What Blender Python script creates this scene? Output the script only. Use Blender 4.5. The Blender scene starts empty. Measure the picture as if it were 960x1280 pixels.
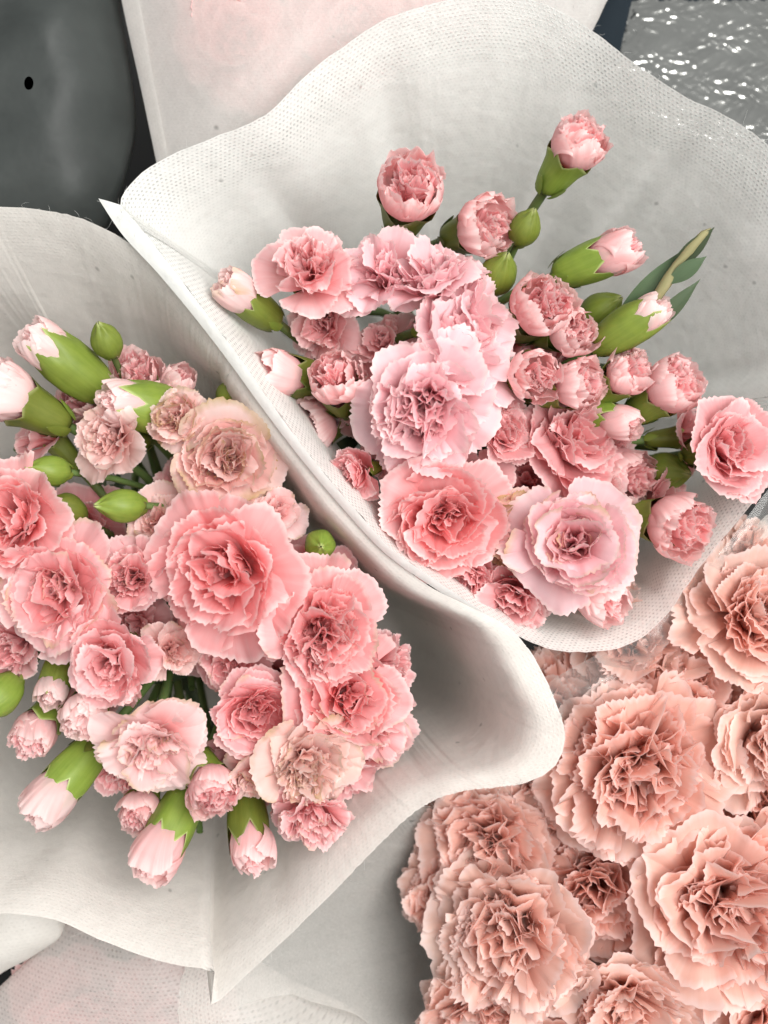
import bpy, math, random
import numpy as np
from mathutils import Vector, Matrix

random.seed(7); np.random.seed(7)
SC = bpy.context.scene
COL = SC.collection

# ------------------------------------------------------------------ camera
# "bench frame": x right, y away along the bench, h up towards the viewer's phone.
PITCH = math.radians(80)
F_PX = 1372.0            # focal length in pixels of a 960x1280 frame
CAM_D = 0.4575           # camera height over the plane h = 0
AX = Vector((1, 0, 0))
AY = Vector((0, math.sin(PITCH), math.cos(PITCH)))
AH = Vector((0, -math.cos(PITCH), math.sin(PITCH)))
ORG = Vector((0, 0, 0.34))
ROT = Matrix((AX, AY, AH)).transposed()

def W(x, y, h): return ORG + AX * x + AY * y + AH * h
def P(px, py, h=0.0):
    d = CAM_D - h
    return W((px - 480) / F_PX * d, (640 - py) / F_PX * d, h)
def PL(px, py, h=0.0):
    d = CAM_D - h
    return np.array([(px - 480) / F_PX * d, (640 - py) / F_PX * d, h])
def DIR(tx, ty):
    m = math.hypot(tx, ty)
    if m > .995: tx, ty = tx / m * .995, ty / m * .995
    return (AX * tx - AY * ty + AH * math.sqrt(max(0, 1 - tx * tx - ty * ty))).normalized()

cam = bpy.data.cameras.new('camera')
cam.sensor_fit = 'VERTICAL'; cam.sensor_height = 24
cam.lens = 24 * F_PX / 1280
cam.clip_start = .01; cam.clip_end = 50
cam.dof.use_dof = True; cam.dof.focus_distance = .455; cam.dof.aperture_fstop = 4.0
co = bpy.data.objects.new('camera', cam); COL.objects.link(co)
co.matrix_world = Matrix.Translation(W(0, 0, CAM_D)) @ ROT.to_4x4()
SC.camera = co

# ------------------------------------------------------------------ light
world = bpy.data.worlds.new('World'); SC.world = world; world.use_nodes = True
bg = world.node_tree.nodes['Background']
bg.inputs[0].default_value = (.98, 1.0, .985, 1); bg.inputs[1].default_value = .54
def area(name, loc, target, size, power, col):
    l = bpy.data.lights.new(name, 'AREA'); l.energy = power; l.size = size; l.color = col
    o = bpy.data.objects.new(name, l); COL.objects.link(o)
    o.location = loc
    o.rotation_euler = (target - loc).to_track_quat('-Z', 'Y').to_euler()
area('shop_ceiling_light', W(.54, .22, 1.28), W(0, .05, 0), 1.0, 40, (1, .985, .955))
SC.view_settings.view_transform = 'Standard'; SC.view_settings.look = 'None'
SC.view_settings.exposure = 0.0; SC.view_settings.gamma = 1.0
SC.cycles.use_denoising = True
SC.cycles.max_bounces = 7; SC.cycles.diffuse_bounces = 5; SC.cycles.glossy_bounces = 2; SC.cycles.transparent_max_bounces = 10
SC.cycles.use_adaptive_sampling = True; SC.cycles.adaptive_threshold = .035
SC.cycles.caustics_reflective = False; SC.cycles.caustics_refractive = False

# ------------------------------------------------------------------ materials
class NT:
    def __init__(s, name):
        s.m = bpy.data.materials.new(name); s.m.use_nodes = True
        s.t = s.m.node_tree; s.t.nodes.clear()
        s.out = s.n('ShaderNodeOutputMaterial')
    def n(s, typ, **kw):
        nd = s.t.nodes.new(typ)
        for k, v in kw.items(): setattr(nd, k, v)
        return nd
    def l(s, a, b): s.t.links.new(a, b)
    def val(s, sock, v):
        if hasattr(v, 'is_output') or isinstance(v, bpy.types.NodeSocket): s.l(v, sock)
        else: sock.default_value = v
    def math(s, op, a, b=0.0, c=0.0, clamp=False):
        nd = s.n('ShaderNodeMath', operation=op, use_clamp=clamp)
        s.val(nd.inputs[0], a); s.val(nd.inputs[1], b); s.val(nd.inputs[2], c)
        return nd.outputs[0]
    def mix(s, f, a, b, blend='MIX'):
        nd = s.n('ShaderNodeMix', data_type='RGBA', blend_type=blend)
        s.val(nd.inputs[0], f); s.val(nd.inputs[6], a); s.val(nd.inputs[7], b)
        return nd.outputs[2]
    def ramp(s, fac, stops):
        nd = s.n('ShaderNodeValToRGB'); e = nd.color_ramp.elements
        while len(e) < len(stops): e.new(.5)
        for i, (p, c) in enumerate(stops):
            e[i].position = p; e[i].color = c if len(c) == 4 else (*c, 1)
        s.l(fac, nd.inputs[0]); return nd.outputs[0]
    def noise(s, vec, scale, detail=3, rough=.5):
        nd = s.n('ShaderNodeTexNoise'); s.l(vec, nd.inputs['Vector'])
        nd.inputs['Scale'].default_value = scale; nd.inputs['Detail'].default_value = detail
        nd.inputs['Roughness'].default_value = rough
        return nd.outputs[0]
    def mapping(s, vec, scale, loc=(0, 0, 0)):
        nd = s.n('ShaderNodeMapping'); s.l(vec, nd.inputs[0])
        nd.inputs['Scale'].default_value = scale; nd.inputs['Location'].default_value = loc
        return nd.outputs[0]
    def bump(s, hgt, strength, dist):
        nd = s.n('ShaderNodeBump'); nd.inputs['Strength'].default_value = strength
        nd.inputs['Distance'].default_value = dist; s.l(hgt, nd.inputs['Height'])
        return nd.outputs[0]
    def mixs(s, f, a, b):
        nd = s.n('ShaderNodeMixShader'); s.val(nd.inputs[0], f); s.l(a, nd.inputs[1]); s.l(b, nd.inputs[2])
        return nd.outputs[0]
    def done(s, sh): s.l(sh, s.out.inputs[0]); return s.m

def petal_material(name='petal', throat=((.95, .42, .42), (.99, .70, .70)), trans=.5):
    t = NT(name)
    oi = t.n('ShaderNodeObjectInfo'); uv = t.n('ShaderNodeUVMap'); sp = t.n('ShaderNodeSeparateXYZ')
    t.l(uv.outputs[0], sp.inputs[0]); v = sp.outputs[1]
    # pigment: deeper in the throat, paler at the very margin
    thr = t.ramp(v, [(.0, throat[0]), (.5, throat[1]), (.84, (1, 1, 1)), (1, (1, 1, 1))])
    c = t.mix(1.0, oi.outputs['Color'], thr, 'MULTIPLY')
    off = t.n('ShaderNodeVectorMath', operation='ADD'); t.l(uv.outputs[0], off.inputs[0])
    cmb = t.n('ShaderNodeCombineXYZ'); t.l(t.math('MULTIPLY', oi.outputs['Random'], 37.0), cmb.inputs[0])
    t.l(t.math('MULTIPLY', oi.outputs['Random'], 91.0), cmb.inputs[2]); t.l(cmb.outputs[0], off.inputs[1])
    q = off.outputs[0]
    vein = t.noise(t.mapping(q, (26, 1.3, 1)), 1.0, 3, .6)
    c = t.mix(t.math('MULTIPLY', t.math('SUBTRACT', vein, .45, clamp=True), .7), c, (.95, .78, .78, 1))
    blot = t.noise(q, 3.0, 3)
    c = t.mix(t.math('MULTIPLY', t.math('SUBTRACT', blot, .5, clamp=True), .9), c, (.93, .80, .79, 1))
    edge = t.math('MULTIPLY', t.ramp(t.math('ADD', v, t.math('MULTIPLY', t.math('SUBTRACT', vein, .5), .06)),
                  [(.0, (0, 0, 0)), (.93, (0, 0, 0)), (.985, (1, 1, 1)), (1, (1, 1, 1))]), .62)
    c = t.mix(edge, c, (.98, .83, .81, 1))
    # withered brown margin, amount in 1 - object alpha
    br = t.math('SUBTRACT', 1.0, oi.outputs['Alpha'])
    bn = t.noise(q, 2.2, 4)
    wv = t.math('ADD', t.math('ADD', v, t.math('MULTIPLY', t.math('SUBTRACT', bn, .5), .75)), t.math('MULTIPLY', br, .85))
    bm = t.math('MULTIPLY', t.ramp(wv, [(.0, (0, 0, 0)), (.0, (0, 0, 0)), (1.0, (0, 0, 0)), (1.0, (1, 1, 1))]), 1.0)
    bm = t.math('MULTIPLY', t.math('SUBTRACT', wv, 1.05, clamp=True), 5.0, clamp=True)
    bm = t.math('MULTIPLY', bm, t.math('GREATER_THAN', br, .02))
    c = t.mix(t.math('MULTIPLY', bm, .85), c, t.mix(bn, (.36, .22, .07, 1), (.62, .45, .20, 1)))
    hs = t.n('ShaderNodeHueSaturation'); t.l(c, hs.inputs['Color'])
    t.l(t.math('ADD', t.math('MULTIPLY', oi.outputs['Random'], .16), .91), hs.inputs['Value'])
    c = hs.outputs[0]
    b = t.n('ShaderNodeBsdfPrincipled'); t.l(c, b.inputs['Base Color'])
    b.inputs['Roughness'].default_value = .55; b.inputs['Specular IOR Level'].default_value = .22
    t.l(t.bump(vein, .25, .0006), b.inputs['Normal'])
    tr = t.n('ShaderNodeBsdfTranslucent'); t.l(c, tr.inputs[0])
    return t.done(t.mixs(trans, b.outputs[0], tr.outputs[0]))

def plant_material(name, c1, c2, c3, rough=.42, rim=False):
    t = NT(name); tc = t.n('ShaderNodeTexCoord'); oi = t.n('ShaderNodeObjectInfo')
    uv = t.n('ShaderNodeUVMap')
    n1 = t.noise(tc.outputs['Object'], 2.2 if rim else 140, 4); n2 = t.noise(t.mapping(uv.outputs[0], (40, 2, 1)), 1, 3)
    c = t.mix(n1, c1, c2); c = t.mix(t.math('MULTIPLY', n2, .55), c, c3)
    spv = t.n('ShaderNodeSeparateXYZ'); t.l(uv.outputs[0], spv.inputs[0])
    if rim: c = t.mix(t.math('MULTIPLY', t.math('SUBTRACT', spv.outputs[1], .93, clamp=True), 9.0, clamp=True), c, (.50, .55, .25, 1))
    hs = t.n('ShaderNodeHueSaturation'); t.l(c, hs.inputs['Color'])
    t.l(t.math('ADD', t.math('MULTIPLY', oi.outputs['Random'], .55), .62), hs.inputs['Value'])
    t.l(t.math('ADD', t.math('MULTIPLY', oi.outputs['Random'], .03), .478), hs.inputs['Hue'])
    b = t.n('ShaderNodeBsdfPrincipled'); t.l(hs.outputs[0], b.inputs['Base Color'])
    b.inputs['Roughness'].default_value = rough; b.inputs['Specular IOR Level'].default_value = .35
    t.l(t.bump(n2, .2, .0005), b.inputs['Normal'])
    return t.done(b.outputs[0])

def fabric_material(name, col, base_tr, dot_tr, transl, pitch=.0022, dotbump=.35, holes=True):
    """spun-bonded flower paper: thin white web with rows of embossed thin spots"""
    t = NT(name); uv = t.n('ShaderNodeUVMap'); sp = t.n('ShaderNodeSeparateXYZ'); tco = t.n('ShaderNodeTexCoord')
    t.l(uv.outputs[0], sp.inputs[0])
    V = t.math('DIVIDE', sp.outputs[1], pitch * .8); U = t.math('DIVIDE', sp.outputs[0], pitch)
    row = t.math('FLOOR', V)
    fu = t.math('SUBTRACT', t.math('FRACT', t.math('ADD', U, t.math('MULTIPLY', row, .5))), .5)
    fv = t.math('SUBTRACT', t.math('FRACT', V), .5)
    d = t.math('SQRT', t.math('ADD', t.math('MULTIPLY', fu, fu), t.math('MULTIPLY', t.math('MULTIPLY', fv, fv), 1.5)))
    cell = t.n('ShaderNodeTexWhiteNoise', noise_dimensions='2D')
    cv = t.n('ShaderNodeCombineXYZ'); t.l(t.math('FLOOR', t.math('ADD', U, t.math('MULTIPLY', row, .5))), cv.inputs[0]); t.l(row, cv.inputs[1])
    t.l(cv.outputs[0], cell.inputs['Vector'])
    dot = t.math('MULTIPLY', t.math('SUBTRACT', .34, d, clamp=True), 7.0, clamp=True)
    dot = t.math('MULTIPLY', dot, t.math('ADD', t.math('MULTIPLY', cell.outputs[0], .7), .3))
    deep = t.math('MULTIPLY', t.math('SUBTRACT', sp.outputs[1], .016, clamp=True), 55.0, clamp=True)   # paper is doubled below the rim
    dot = t.math('MULTIPLY', dot, t.math('SUBTRACT', 1.0, t.math('MULTIPLY', deep, .8)))
    fib = t.noise(t.mapping(uv.outputs[0], (500, 2600, 1)), 1, 2, .7)
    fib2 = t.noise(t.mapping(uv.outputs[0], (2300, 420, 1)), 1, 1, .7)
    hgt = t.math('SUBTRACT', t.math('ADD', t.math('MULTIPLY', fib, .35), t.math('MULTIPLY', fib2, .25)), t.math('MULTIPLY', dot, dotbump))
    crk = t.bump(t.noise(tco.outputs['Object'], 42, 3, .55), .35, .004)
    nb = t.bump(hgt, .55, .0006); t.l(crk, nb.node.inputs['Normal'])
    web = t.noise(tco.outputs['Object'], 210, 4, .65)
    c = t.mix(t.math('MULTIPLY', fib, .35), col, tuple(x * .86 for x in col[:3]) + (1,))
    c = t.mix(t.math('MULTIPLY', t.math('SUBTRACT', web, .45, clamp=True), 1.6, clamp=True), c, tuple(x * .84 for x in col[:3]) + (1,))
    c = t.mix(t.math('MULTIPLY', dot, dot_tr * .5), c, tuple(x * .6 for x in col[:3]) + (1,))
    df = t.n('ShaderNodeBsdfDiffuse'); t.l(c, df.inputs[0]); t.l(nb, df.inputs['Normal'])
    tr = t.n('ShaderNodeBsdfTranslucent'); t.l(c, tr.inputs[0]); t.l(nb, tr.inputs['Normal'])
    gl = t.n('ShaderNodeBsdfGlossy'); gl.inputs['Roughness'].default_value = .45; t.l(nb, gl.inputs['Normal'])
    gl.inputs[0].default_value = (.9, .9, .9, 1)
    body = t.mixs(transl, df.outputs[0], tr.outputs[0])
    body = t.mixs(.035, body, gl.outputs[0])
    tp = t.n('ShaderNodeBsdfTransparent')
    a = t.math('ADD', t.math('ADD', base_tr * .4, t.math('MULTIPLY', fib, base_tr * 1.2)), t.math('MULTIPLY', dot, dot_tr), clamp=True)
    if holes:   # sparse pin pricks in the sheet
        h = t.n('ShaderNodeTexVoronoi'); t.l(uv.outputs[0], h.inputs['Vector']); h.inputs['Scale'].default_value = 48
        hp = t.math('MULTIPLY', t.math('SUBTRACT', .075, h.outputs['Distance'], clamp=True), 22.0, clamp=True)
        a = t.math('ADD', a, t.math('MULTIPLY', hp, .35), clamp=True)
    return t.done(t.mixs(a, body, tp.outputs[0]))

def film_material(name, haze):
    t = NT(name); tc = t.n('ShaderNodeTexCoord')
    n = t.noise(tc.outputs['Object'], 45, 3); nb = t.bump(n, .35, .003)
    gl = t.n('ShaderNodeBsdfGlossy'); gl.inputs['Roughness'].default_value = .12; t.l(nb, gl.inputs['Normal'])
    df = t.n('ShaderNodeBsdfDiffuse'); df.inputs[0].default_value = (.8, .79, .77, 1)
    tp = t.n('ShaderNodeBsdfTransparent'); tp.inputs[0].default_value = (.95, .95, .94, 1)
    fr = t.n('ShaderNodeFresnel'); fr.inputs[0].default_value = 1.3; t.l(nb, fr.inputs['Normal'])
    s = t.mixs(haze, tp.outputs[0], df.outputs[0])
    return t.done(t.mixs(fr.outputs[0], s, gl.outputs[0]))

def simple(name, c, rough, c2=None, scale=30, metallic=0, spec=.4, bumps=0):
    t = NT(name); tc = t.n('ShaderNodeTexCoord'); n = t.noise(tc.outputs['Object'], scale, 4)
    b = t.n('ShaderNodeBsdfPrincipled'); t.l(t.mix(n, c, c2 or c), b.inputs['Base Color'])
    b.inputs['Roughness'].default_value = rough; b.inputs['Metallic'].default_value = metallic
    b.inputs['Specular IOR Level'].default_value = spec
    if bumps: t.l(t.bump(n, bumps, .004), b.inputs['Normal'])
    return t.done(b.outputs[0])

def grey_sleeve_material():
    t = NT('grey_sleeve'); tc = t.n('ShaderNodeTexCoord')
    n = t.noise(tc.outputs['Object'], 22, 4, .6)
    b = t.n('ShaderNodeBsdfPrincipled')
    t.l(t.mix(n, (.010, .012, .012, 1), (.055, .062, .059, 1)), b.inputs['Base Color'])
    b.inputs['Roughness'].default_value = .55; b.inputs['Specular IOR Level'].default_value = .3
    t.l(t.bump(n, .3, .004), b.inputs['Normal'])
    return t.done(b.outputs[0])

M = dict(
    petal=petal_material(),
    petal_peach=petal_material('petal_peach', ((.97, .66, .60), (1.0, .84, .80)), .56),
    calyx=plant_material('calyx_green', (.07, .12, .012, 1), (.16, .225, .022, 1), (.26, .315, .065, 1), .5, rim=True),
    stem=plant_material('stem_green', (.07, .13, .03, 1), (.12, .19, .05, 1), (.17, .24, .09, 1), .5),
    leaf=plant_material('leaf_green', (.035, .065, .03, 1), (.065, .10, .05, 1), (.11, .15, .085, 1), .5),
    dry=plant_material('dry_tip', (.18, .20, .07, 1), (.32, .28, .14, 1), (.40, .36, .20, 1), .7),
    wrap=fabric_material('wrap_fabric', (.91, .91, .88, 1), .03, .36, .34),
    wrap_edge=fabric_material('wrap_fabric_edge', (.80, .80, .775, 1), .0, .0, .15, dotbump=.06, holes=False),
    wrap_warm_shade=fabric_material('wrap_fabric_warm_shade', (.77, .735, .69, 1), .06, .05, .28, dotbump=.22),  # same white paper, with shade and warm bounce painted into its colour
    wrap_thin=fabric_material('wrap_fabric_thin', (.84, .82, .79, 1), .20, .2, .55),
    wrap_sheer=fabric_material('wrap_fabric_sheer', (.76, .74, .70, 1), .40, .22, .35, dotbump=.3),
    film=film_material('clear_film', .10),
    grey=grey_sleeve_material(),
    foil=simple('silver_foil', (.52, .52, .50, 1), .2, (.32, .32, .31, 1), 60, 1.0),
    navy=simple('navy_board', (.006, .011, .016, 1), .7, (.012, .018, .024, 1), spec=.1),
    floor=simple('dark_floor', (.010, .010, .010, 1), .8, (.02, .02, .02, 1), 8),
)

# ------------------------------------------------------------------ object helpers
def mesh_obj(name, verts, faces, mat, parent=None, uvs=None, smooth=True):
    me = bpy.data.meshes.new(name); me.from_pydata([tuple(v) for v in verts], [], faces)
    if uvs is not None:
        l = me.uv_layers.new(name='UVMap'); idx = np.empty(len(me.loops), dtype=np.int32)
        me.loops.foreach_get('vertex_index', idx)
        l.data.foreach_set('uv', np.asarray(uvs, dtype=np.float32)[idx].ravel())
    if smooth: me.polygons.foreach_set('use_smooth', [True] * len(me.polygons))
    me.materials.append(mat)
    o = bpy.data.objects.new(name, me); COL.objects.link(o)
    if parent: o.parent = parent
    return o
def tag(o, label, cat, group=None, kind=None):
    if label: o['label'] = label
    if cat: o['category'] = cat
    if group: o['group'] = group
    if kind: o['kind'] = kind
    return o
def empty(name, mat):
    o = bpy.data.objects.new(name, None); o.empty_display_size = .01; COL.objects.link(o)
    o.matrix_world = mat; return o
def grid_faces(nr, nc, close=False):
    f = []
    for i in range(nr - 1):
        for j in range(nc if close else nc - 1):
            k = (j + 1) % nc
            f.append((i * nc + j, i * nc + k, (i + 1) * nc + k, (i + 1) * nc + j))
    return f
def to_world(a):
    a = np.asarray(a); R = np.array(ROT)
    return a @ R.T + np.array(ORG)
def catmull(pts, n, closed=True):
    p = np.asarray(pts, float); N = len(p); out = []
    m = N if closed else N - 1
    seg = np.array([np.linalg.norm(p[(i + 1) % N] - p[i]) for i in range(m)])
    cum = np.concatenate([[0], np.cumsum(seg)]); tot = cum[-1]
    ts = np.linspace(0, tot, n, endpoint=not closed)
    g = (lambda i: p[i % N]) if closed else (lambda i: p[min(max(i, 0), N - 1)])
    for t in ts:
        i = min(int(np.searchsorted(cum, t, side='right') - 1), m - 1)
        p0, p1, p2, p3 = g(i - 1), g(i), g(i + 1), g(i + 2)
        d1 = max(np.linalg.norm((p1 - p0)[:3]), 1e-5) ** .5; d2 = max(np.linalg.norm((p2 - p1)[:3]), 1e-5) ** .5
        d3 = max(np.linalg.norm((p3 - p2)[:3]), 1e-5) ** .5
        u = (t - cum[i]) / max(seg[i], 1e-9)
        m1 = (p1 - p0) / d1 - (p2 - p0) / (d1 + d2) + (p2 - p1) / d2
        m2 = (p2 - p1) / d2 - (p3 - p1) / (d2 + d3) + (p3 - p2) / d3
        m1 = m1 * d2; m2 = m2 * d2
        out.append((2 * u**3 - 3 * u**2 + 1) * p1 + (u**3 - 2 * u**2 + u) * m1 + (-2 * u**3 + 3 * u**2) * p2 + (u**3 - u**2) * m2)
    return np.array(out)

# ------------------------------------------------------------------ petals
VR = np.array([0, .2, .38, .54, .67, .78, .87, .94, 1.0])
NU = 41
def petal_mesh(name, fan=45, L=1.0, p0=10, p1=60, pw=1.0, cup=.9, ruf=.06, rk=5.0, serr=.03, round_=.18, claw=.55, roll=0., uv0=0., crimp=.022, mat='petal', seed=0):
    r = np.random.RandomState(seed)
    u = np.linspace(-1, 1, NU); fan = math.radians(fan)
    z = np.array([(1 if i % 2 else -1) * r.uniform(0, 1) for i in range(NU)]) * (.35 + .65 * np.abs(np.sin(u * r.uniform(2, 5) + r.uniform(0, 6)))) + r.uniform(-.5, .5, NU) * .6
    lobes = .05 * np.sin(u * r.uniform(2, 4) + r.uniform(0, 6)) + .03 * np.sin(u * r.uniform(6, 9) + r.uniform(0, 6))
    outl = 1 - round_ * np.abs(u) ** 2.4 + lobes
    # centre line table
    s = np.linspace(0, 1.4, 90); ph = np.radians(p0 + (p1 - p0) * np.clip(s, 0, 1.15) ** pw + roll * np.clip((s - .8) / .2, 0, 1.5) ** 2)
    ds = s[1] * L
    rr = np.concatenate([[0], np.cumsum(np.sin(ph[:-1]) * ds)]); zz = np.concatenate([[0], np.cumsum(np.cos(ph[:-1]) * ds)])
    pa, pb, pc = r.uniform(0, 6.3, 3); k1 = rk * r.uniform(.8, 1.25); sk = r.uniform(-.12, .12)
    V, UV = [], []; kc = r.uniform(17, 24)
    for v in VR:
        a = u * fan
        rho = v * outl + (serr * z) * max(0, (v - .80) / .2) ** 1.5
        sc = rho * np.cos(a * .9)
        t = rho * np.sin(a) * (claw + (1 - claw) * v) * L + sk * v * v * L * .3
        R_ = np.interp(sc, s, rr); Z_ = np.interp(sc, s, zz); p = np.interp(sc, s, ph)
        A = ruf * L * v ** 2.2
        dsp = A * (np.sin(k1 * u + pa) + .55 * np.sin(2.3 * k1 * u + pb) + .3 * np.sin(4.1 * k1 * u + pc) * v) \
            + crimp * L * v ** 7 * (np.sin(kc * u + pc) + .6 * np.sin(kc * 1.7 * u + pa))
        if cup:
            Rc = cup * L; y = Rc * np.sin(t / Rc); d = Rc * (1 - np.cos(t / Rc))
        else: y, d = t, 0 * t
        off = dsp - d
        x = R_ + np.cos(p) * off + .03; zc = Z_ - np.sin(p) * off
        V += list(zip(x, y + .25 * A * np.cos(2 * k1 * u + pb), zc)); UV += list(zip(u * .5 + .5, np.full(NU, uv0 + (1 - uv0) * v)))
    me = bpy.data.meshes.new(name); me.from_pydata(V, [], grid_faces(len(VR), NU))
    l = me.uv_layers.new(name='UVMap'); idx = np.empty(len(me.loops), dtype=np.int32); me.loops.foreach_get('vertex_index', idx)
    l.data.foreach_set('uv', np.array(UV, dtype=np.float32)[idx].ravel())
    me.polygons.foreach_set('use_smooth', [True] * len(me.polygons)); me.materials.append(M[mat])
    return me

LIB = {}
def lib(cls, n, **kw):
    out = []
    for i in range(n):
        r = random.Random(hash((cls, i)) & 0xffff if False else sum(map(ord, cls)) * 131 + i)
        k = {a: (r.uniform(*b) if isinstance(b, tuple) else b) for a, b in kw.items()}
        out.append(petal_mesh('petal_' + cls, seed=r.randint(0, 99999), **k))
    LIB[cls] = out
# open spray carnation
lib('core', 16, fan=(26, 42), L=(.62, .9), p0=(-8, 12), p1=(0, 50), cup=(.14, .42), ruf=(.06, .12), rk=(4, 8), serr=.04, round_=.08, crimp=.018)
lib('inner', 16, fan=(34, 50), L=(.74, .95), p0=(0, 18), p1=(20, 66), cup=(.28, .65), ruf=(.05, .10), rk=(3, 6.5), serr=.038, crimp=.017)
lib('mid', 16, fan=(40, 56), L=(.88, 1.04), p0=(10, 28), p1=(55, 90), cup=(.45, 1.1), ruf=(.05, .09), rk=(2.5, 5), serr=.034, roll=(-20, 35), crimp=.014)
lib('outer', 16, fan=(46, 62), L=(.98, 1.12), p0=(28, 46), p1=(84, 114), cup=(.8, 2.2), ruf=(.04, .08), rk=(2, 4), serr=.03, roll=(-25, 40), crimp=.012)
# rosette: cupped rings, edges towards the viewer
lib('rcore', 14, fan=(30, 46), L=(.66, .86), p0=(-6, 14), p1=(-16, 24), cup=(.14, .36), ruf=(.06, .11), rk=(3, 6), serr=.045, round_=.06, crimp=.014)
lib('rmid', 16, fan=(38, 52), L=(.78, .95), p0=(22, 42), p1=(0, 34), cup=(.36, .66), ruf=(.045, .085), rk=(2.5, 5.5), serr=.042, round_=.08, crimp=.013)
lib('rout', 16, fan=(44, 56), L=(.94, 1.06), p0=(44, 62), p1=(15, 55), cup=(.55, .95), ruf=(.03, .07), rk=(2, 4.5), serr=.036, round_=.1, roll=(-10, 40), crimp=.012)
# half-open cup
lib('cupin', 14, uv0=.25, fan=(20, 34), L=(1.5, 1.95), p0=(8, 26), p1=(-24, 6), cup=(.14, .30), ruf=(.035, .065), rk=(4, 8), serr=.035, round_=.06, crimp=.03)
lib('cupmid', 10, uv0=.62, fan=(30, 38), L=(1.9, 2.1), p0=(62, 74), p1=(-34, -18), cup=(.30, .42), ruf=(.03, .05), rk=(3, 6), serr=.03, round_=.08, claw=.8, crimp=.024)
lib('cupout', 12, uv0=.62, fan=(34, 42), L=(1.75, 2.3), p0=(76, 92), p1=(-40, -4), cup=(.36, .5), ruf=(.02, .045), rk=(2, 5.5), serr=.024, round_=.10, claw=.85, crimp=.02)
# tight bud
lib('bud', 12, uv0=.62, fan=(24, 31), L=(2.5, 2.8), p0=(56, 64), p1=(-44, -30), cup=(.26, .34), ruf=(.012, .024), rk=(3, 6), serr=.018, round_=.06, claw=.9, crimp=.012)
lib('budin', 8, uv0=.25, fan=(14, 20), L=(2.2, 2.5), p0=(10, 18), p1=(-16, -4), cup=(.12, .2), ruf=(.015, .03), rk=(4, 7), serr=.015, round_=.08)
# large standard carnation: thin, many, deeply crimped
lib('pcore', 18, mat='petal_peach', fan=(30, 44), L=(.72, .95), p0=(-8, 20), p1=(0, 55), cup=(.14, .4), ruf=(.08, .14), rk=(2.6, 5), serr=.03, round_=.05, crimp=.010)
lib('pmid', 20, mat='petal_peach', fan=(30, 46), L=(.84, .99), p0=(14, 36), p1=(30, 78), cup=(.3, .8), ruf=(.06, .11), rk=(2.4, 4.8), serr=.03, round_=.07, roll=(-20, 35), crimp=.011)
lib('pout', 20, mat='petal_peach', fan=(36, 52), L=(.96, 1.1), p0=(36, 60), p1=(72, 108), cup=(.6, 1.6), ruf=(.045, .09), rk=(2, 4), serr=.026, round_=.10, roll=(-25, 45), crimp=.010)

KINDS = {   # class, count, tilt jitter (deg), scale range
    'open':    [('core', 15, 22, .78, 1.1), ('inner', 9, 15, .86, 1.12), ('mid', 7, 13, .88, 1.1), ('outer', 6, 10, .9, 1.1)],
    'rosette': [('rcore', 11, 18, .72, 1.12), ('core', 4, 22, .8, 1.02), ('rmid', 10, 12, .8, 1.1), ('rout', 8, 11, .82, 1.06), ('mid', 5, 12, .9, 1.1), ('outer', 6, 11, .86, 1.1)],
    'rose':    [('rcore', 8, 16, .72, 1.08), ('rmid', 8, 11, .82, 1.08), ('rout', 8, 11, .85, 1.06), ('mid', 4, 14, .92, 1.12), ('outer', 6, 13, .9, 1.2)],
    'ruffle':  [('core', 20, 30, .8, 1.2), ('inner', 15, 20, .85, 1.15), ('mid', 10, 14, .88, 1.12), ('outer', 8, 12, .9, 1.12)],
    'loose':   [('core', 9, 22, .8, 1.05), ('inner', 6, 16, .88, 1.12), ('mid', 5, 16, .9, 1.12), ('outer', 5, 15, .9, 1.12)],
    'cup':     [('cupin', 12, 10, .85, 1.05), ('cupmid', 4, 5, .9, 1.04), ('cupout', 5, 4, .93, 1.05)],
    'bud':     [('budin', 4, 4, .92, 1.0), ('bud', 5, 2.5, .95, 1.04)],
    'tip':     [('budin', 4, 4, .95, 1.05), ('bud', 5, 3, .95, 1.06)],
    'big':     [('pcore', 22, 20, .8, 1.08), ('pmid', 26, 16, .82, 1.08), ('pout', 16, 10, .9, 1.05)],
    'bigrose': [('pcore', 12, 12, .8, 1.0), ('pmid', 8, 22, .8, .95), ('pmid', 14, 12, .9, 1.08), ('pout', 14, 10, .9, 1.05)],
}
# a calyx is shared per kind (unit: flower radius)
def calyx_mesh(name, H, prof, tooth, ntooth=5, flare=0.):
    na = 30; zs = np.linspace(0, 1, 9); V, UV = [], []
    for i, zf in enumerate(zs):
        rad = np.interp(zf, [p[0] for p in prof], [p[1] for p in prof])
        for j in range(na):
            a = j / na * 2 * math.pi
            x = (a * ntooth / (2 * math.pi)) % 1.0
            tri = 1 - abs(2 * x - 1)
            zz = -H * (1 - zf)
            rj = rad * (1 + .035 * math.cos(a * ntooth))
            if zf > .6:
                k = (zf - .6) / .4
                zz += tooth * (tri - .35) * k
                rj += flare * k * k * tri
            V.append((rj * math.cos(a), rj * math.sin(a), zz)); UV.append((j / na, zf))
    F = grid_faces(len(zs), na, True); F.append(tuple(range(na - 1, -1, -1)))
    me = bpy.data.meshes.new(name); me.from_pydata(V, [], F)
    l = me.uv_layers.new(name='UVMap')
    for lp, d in zip(me.loops, l.data): d.uv = UV[lp.vertex_index]
    me.polygons.foreach_set('use_smooth', [True] * len(me.polygons)); me.materials.append(M['calyx'])
    return me
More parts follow.
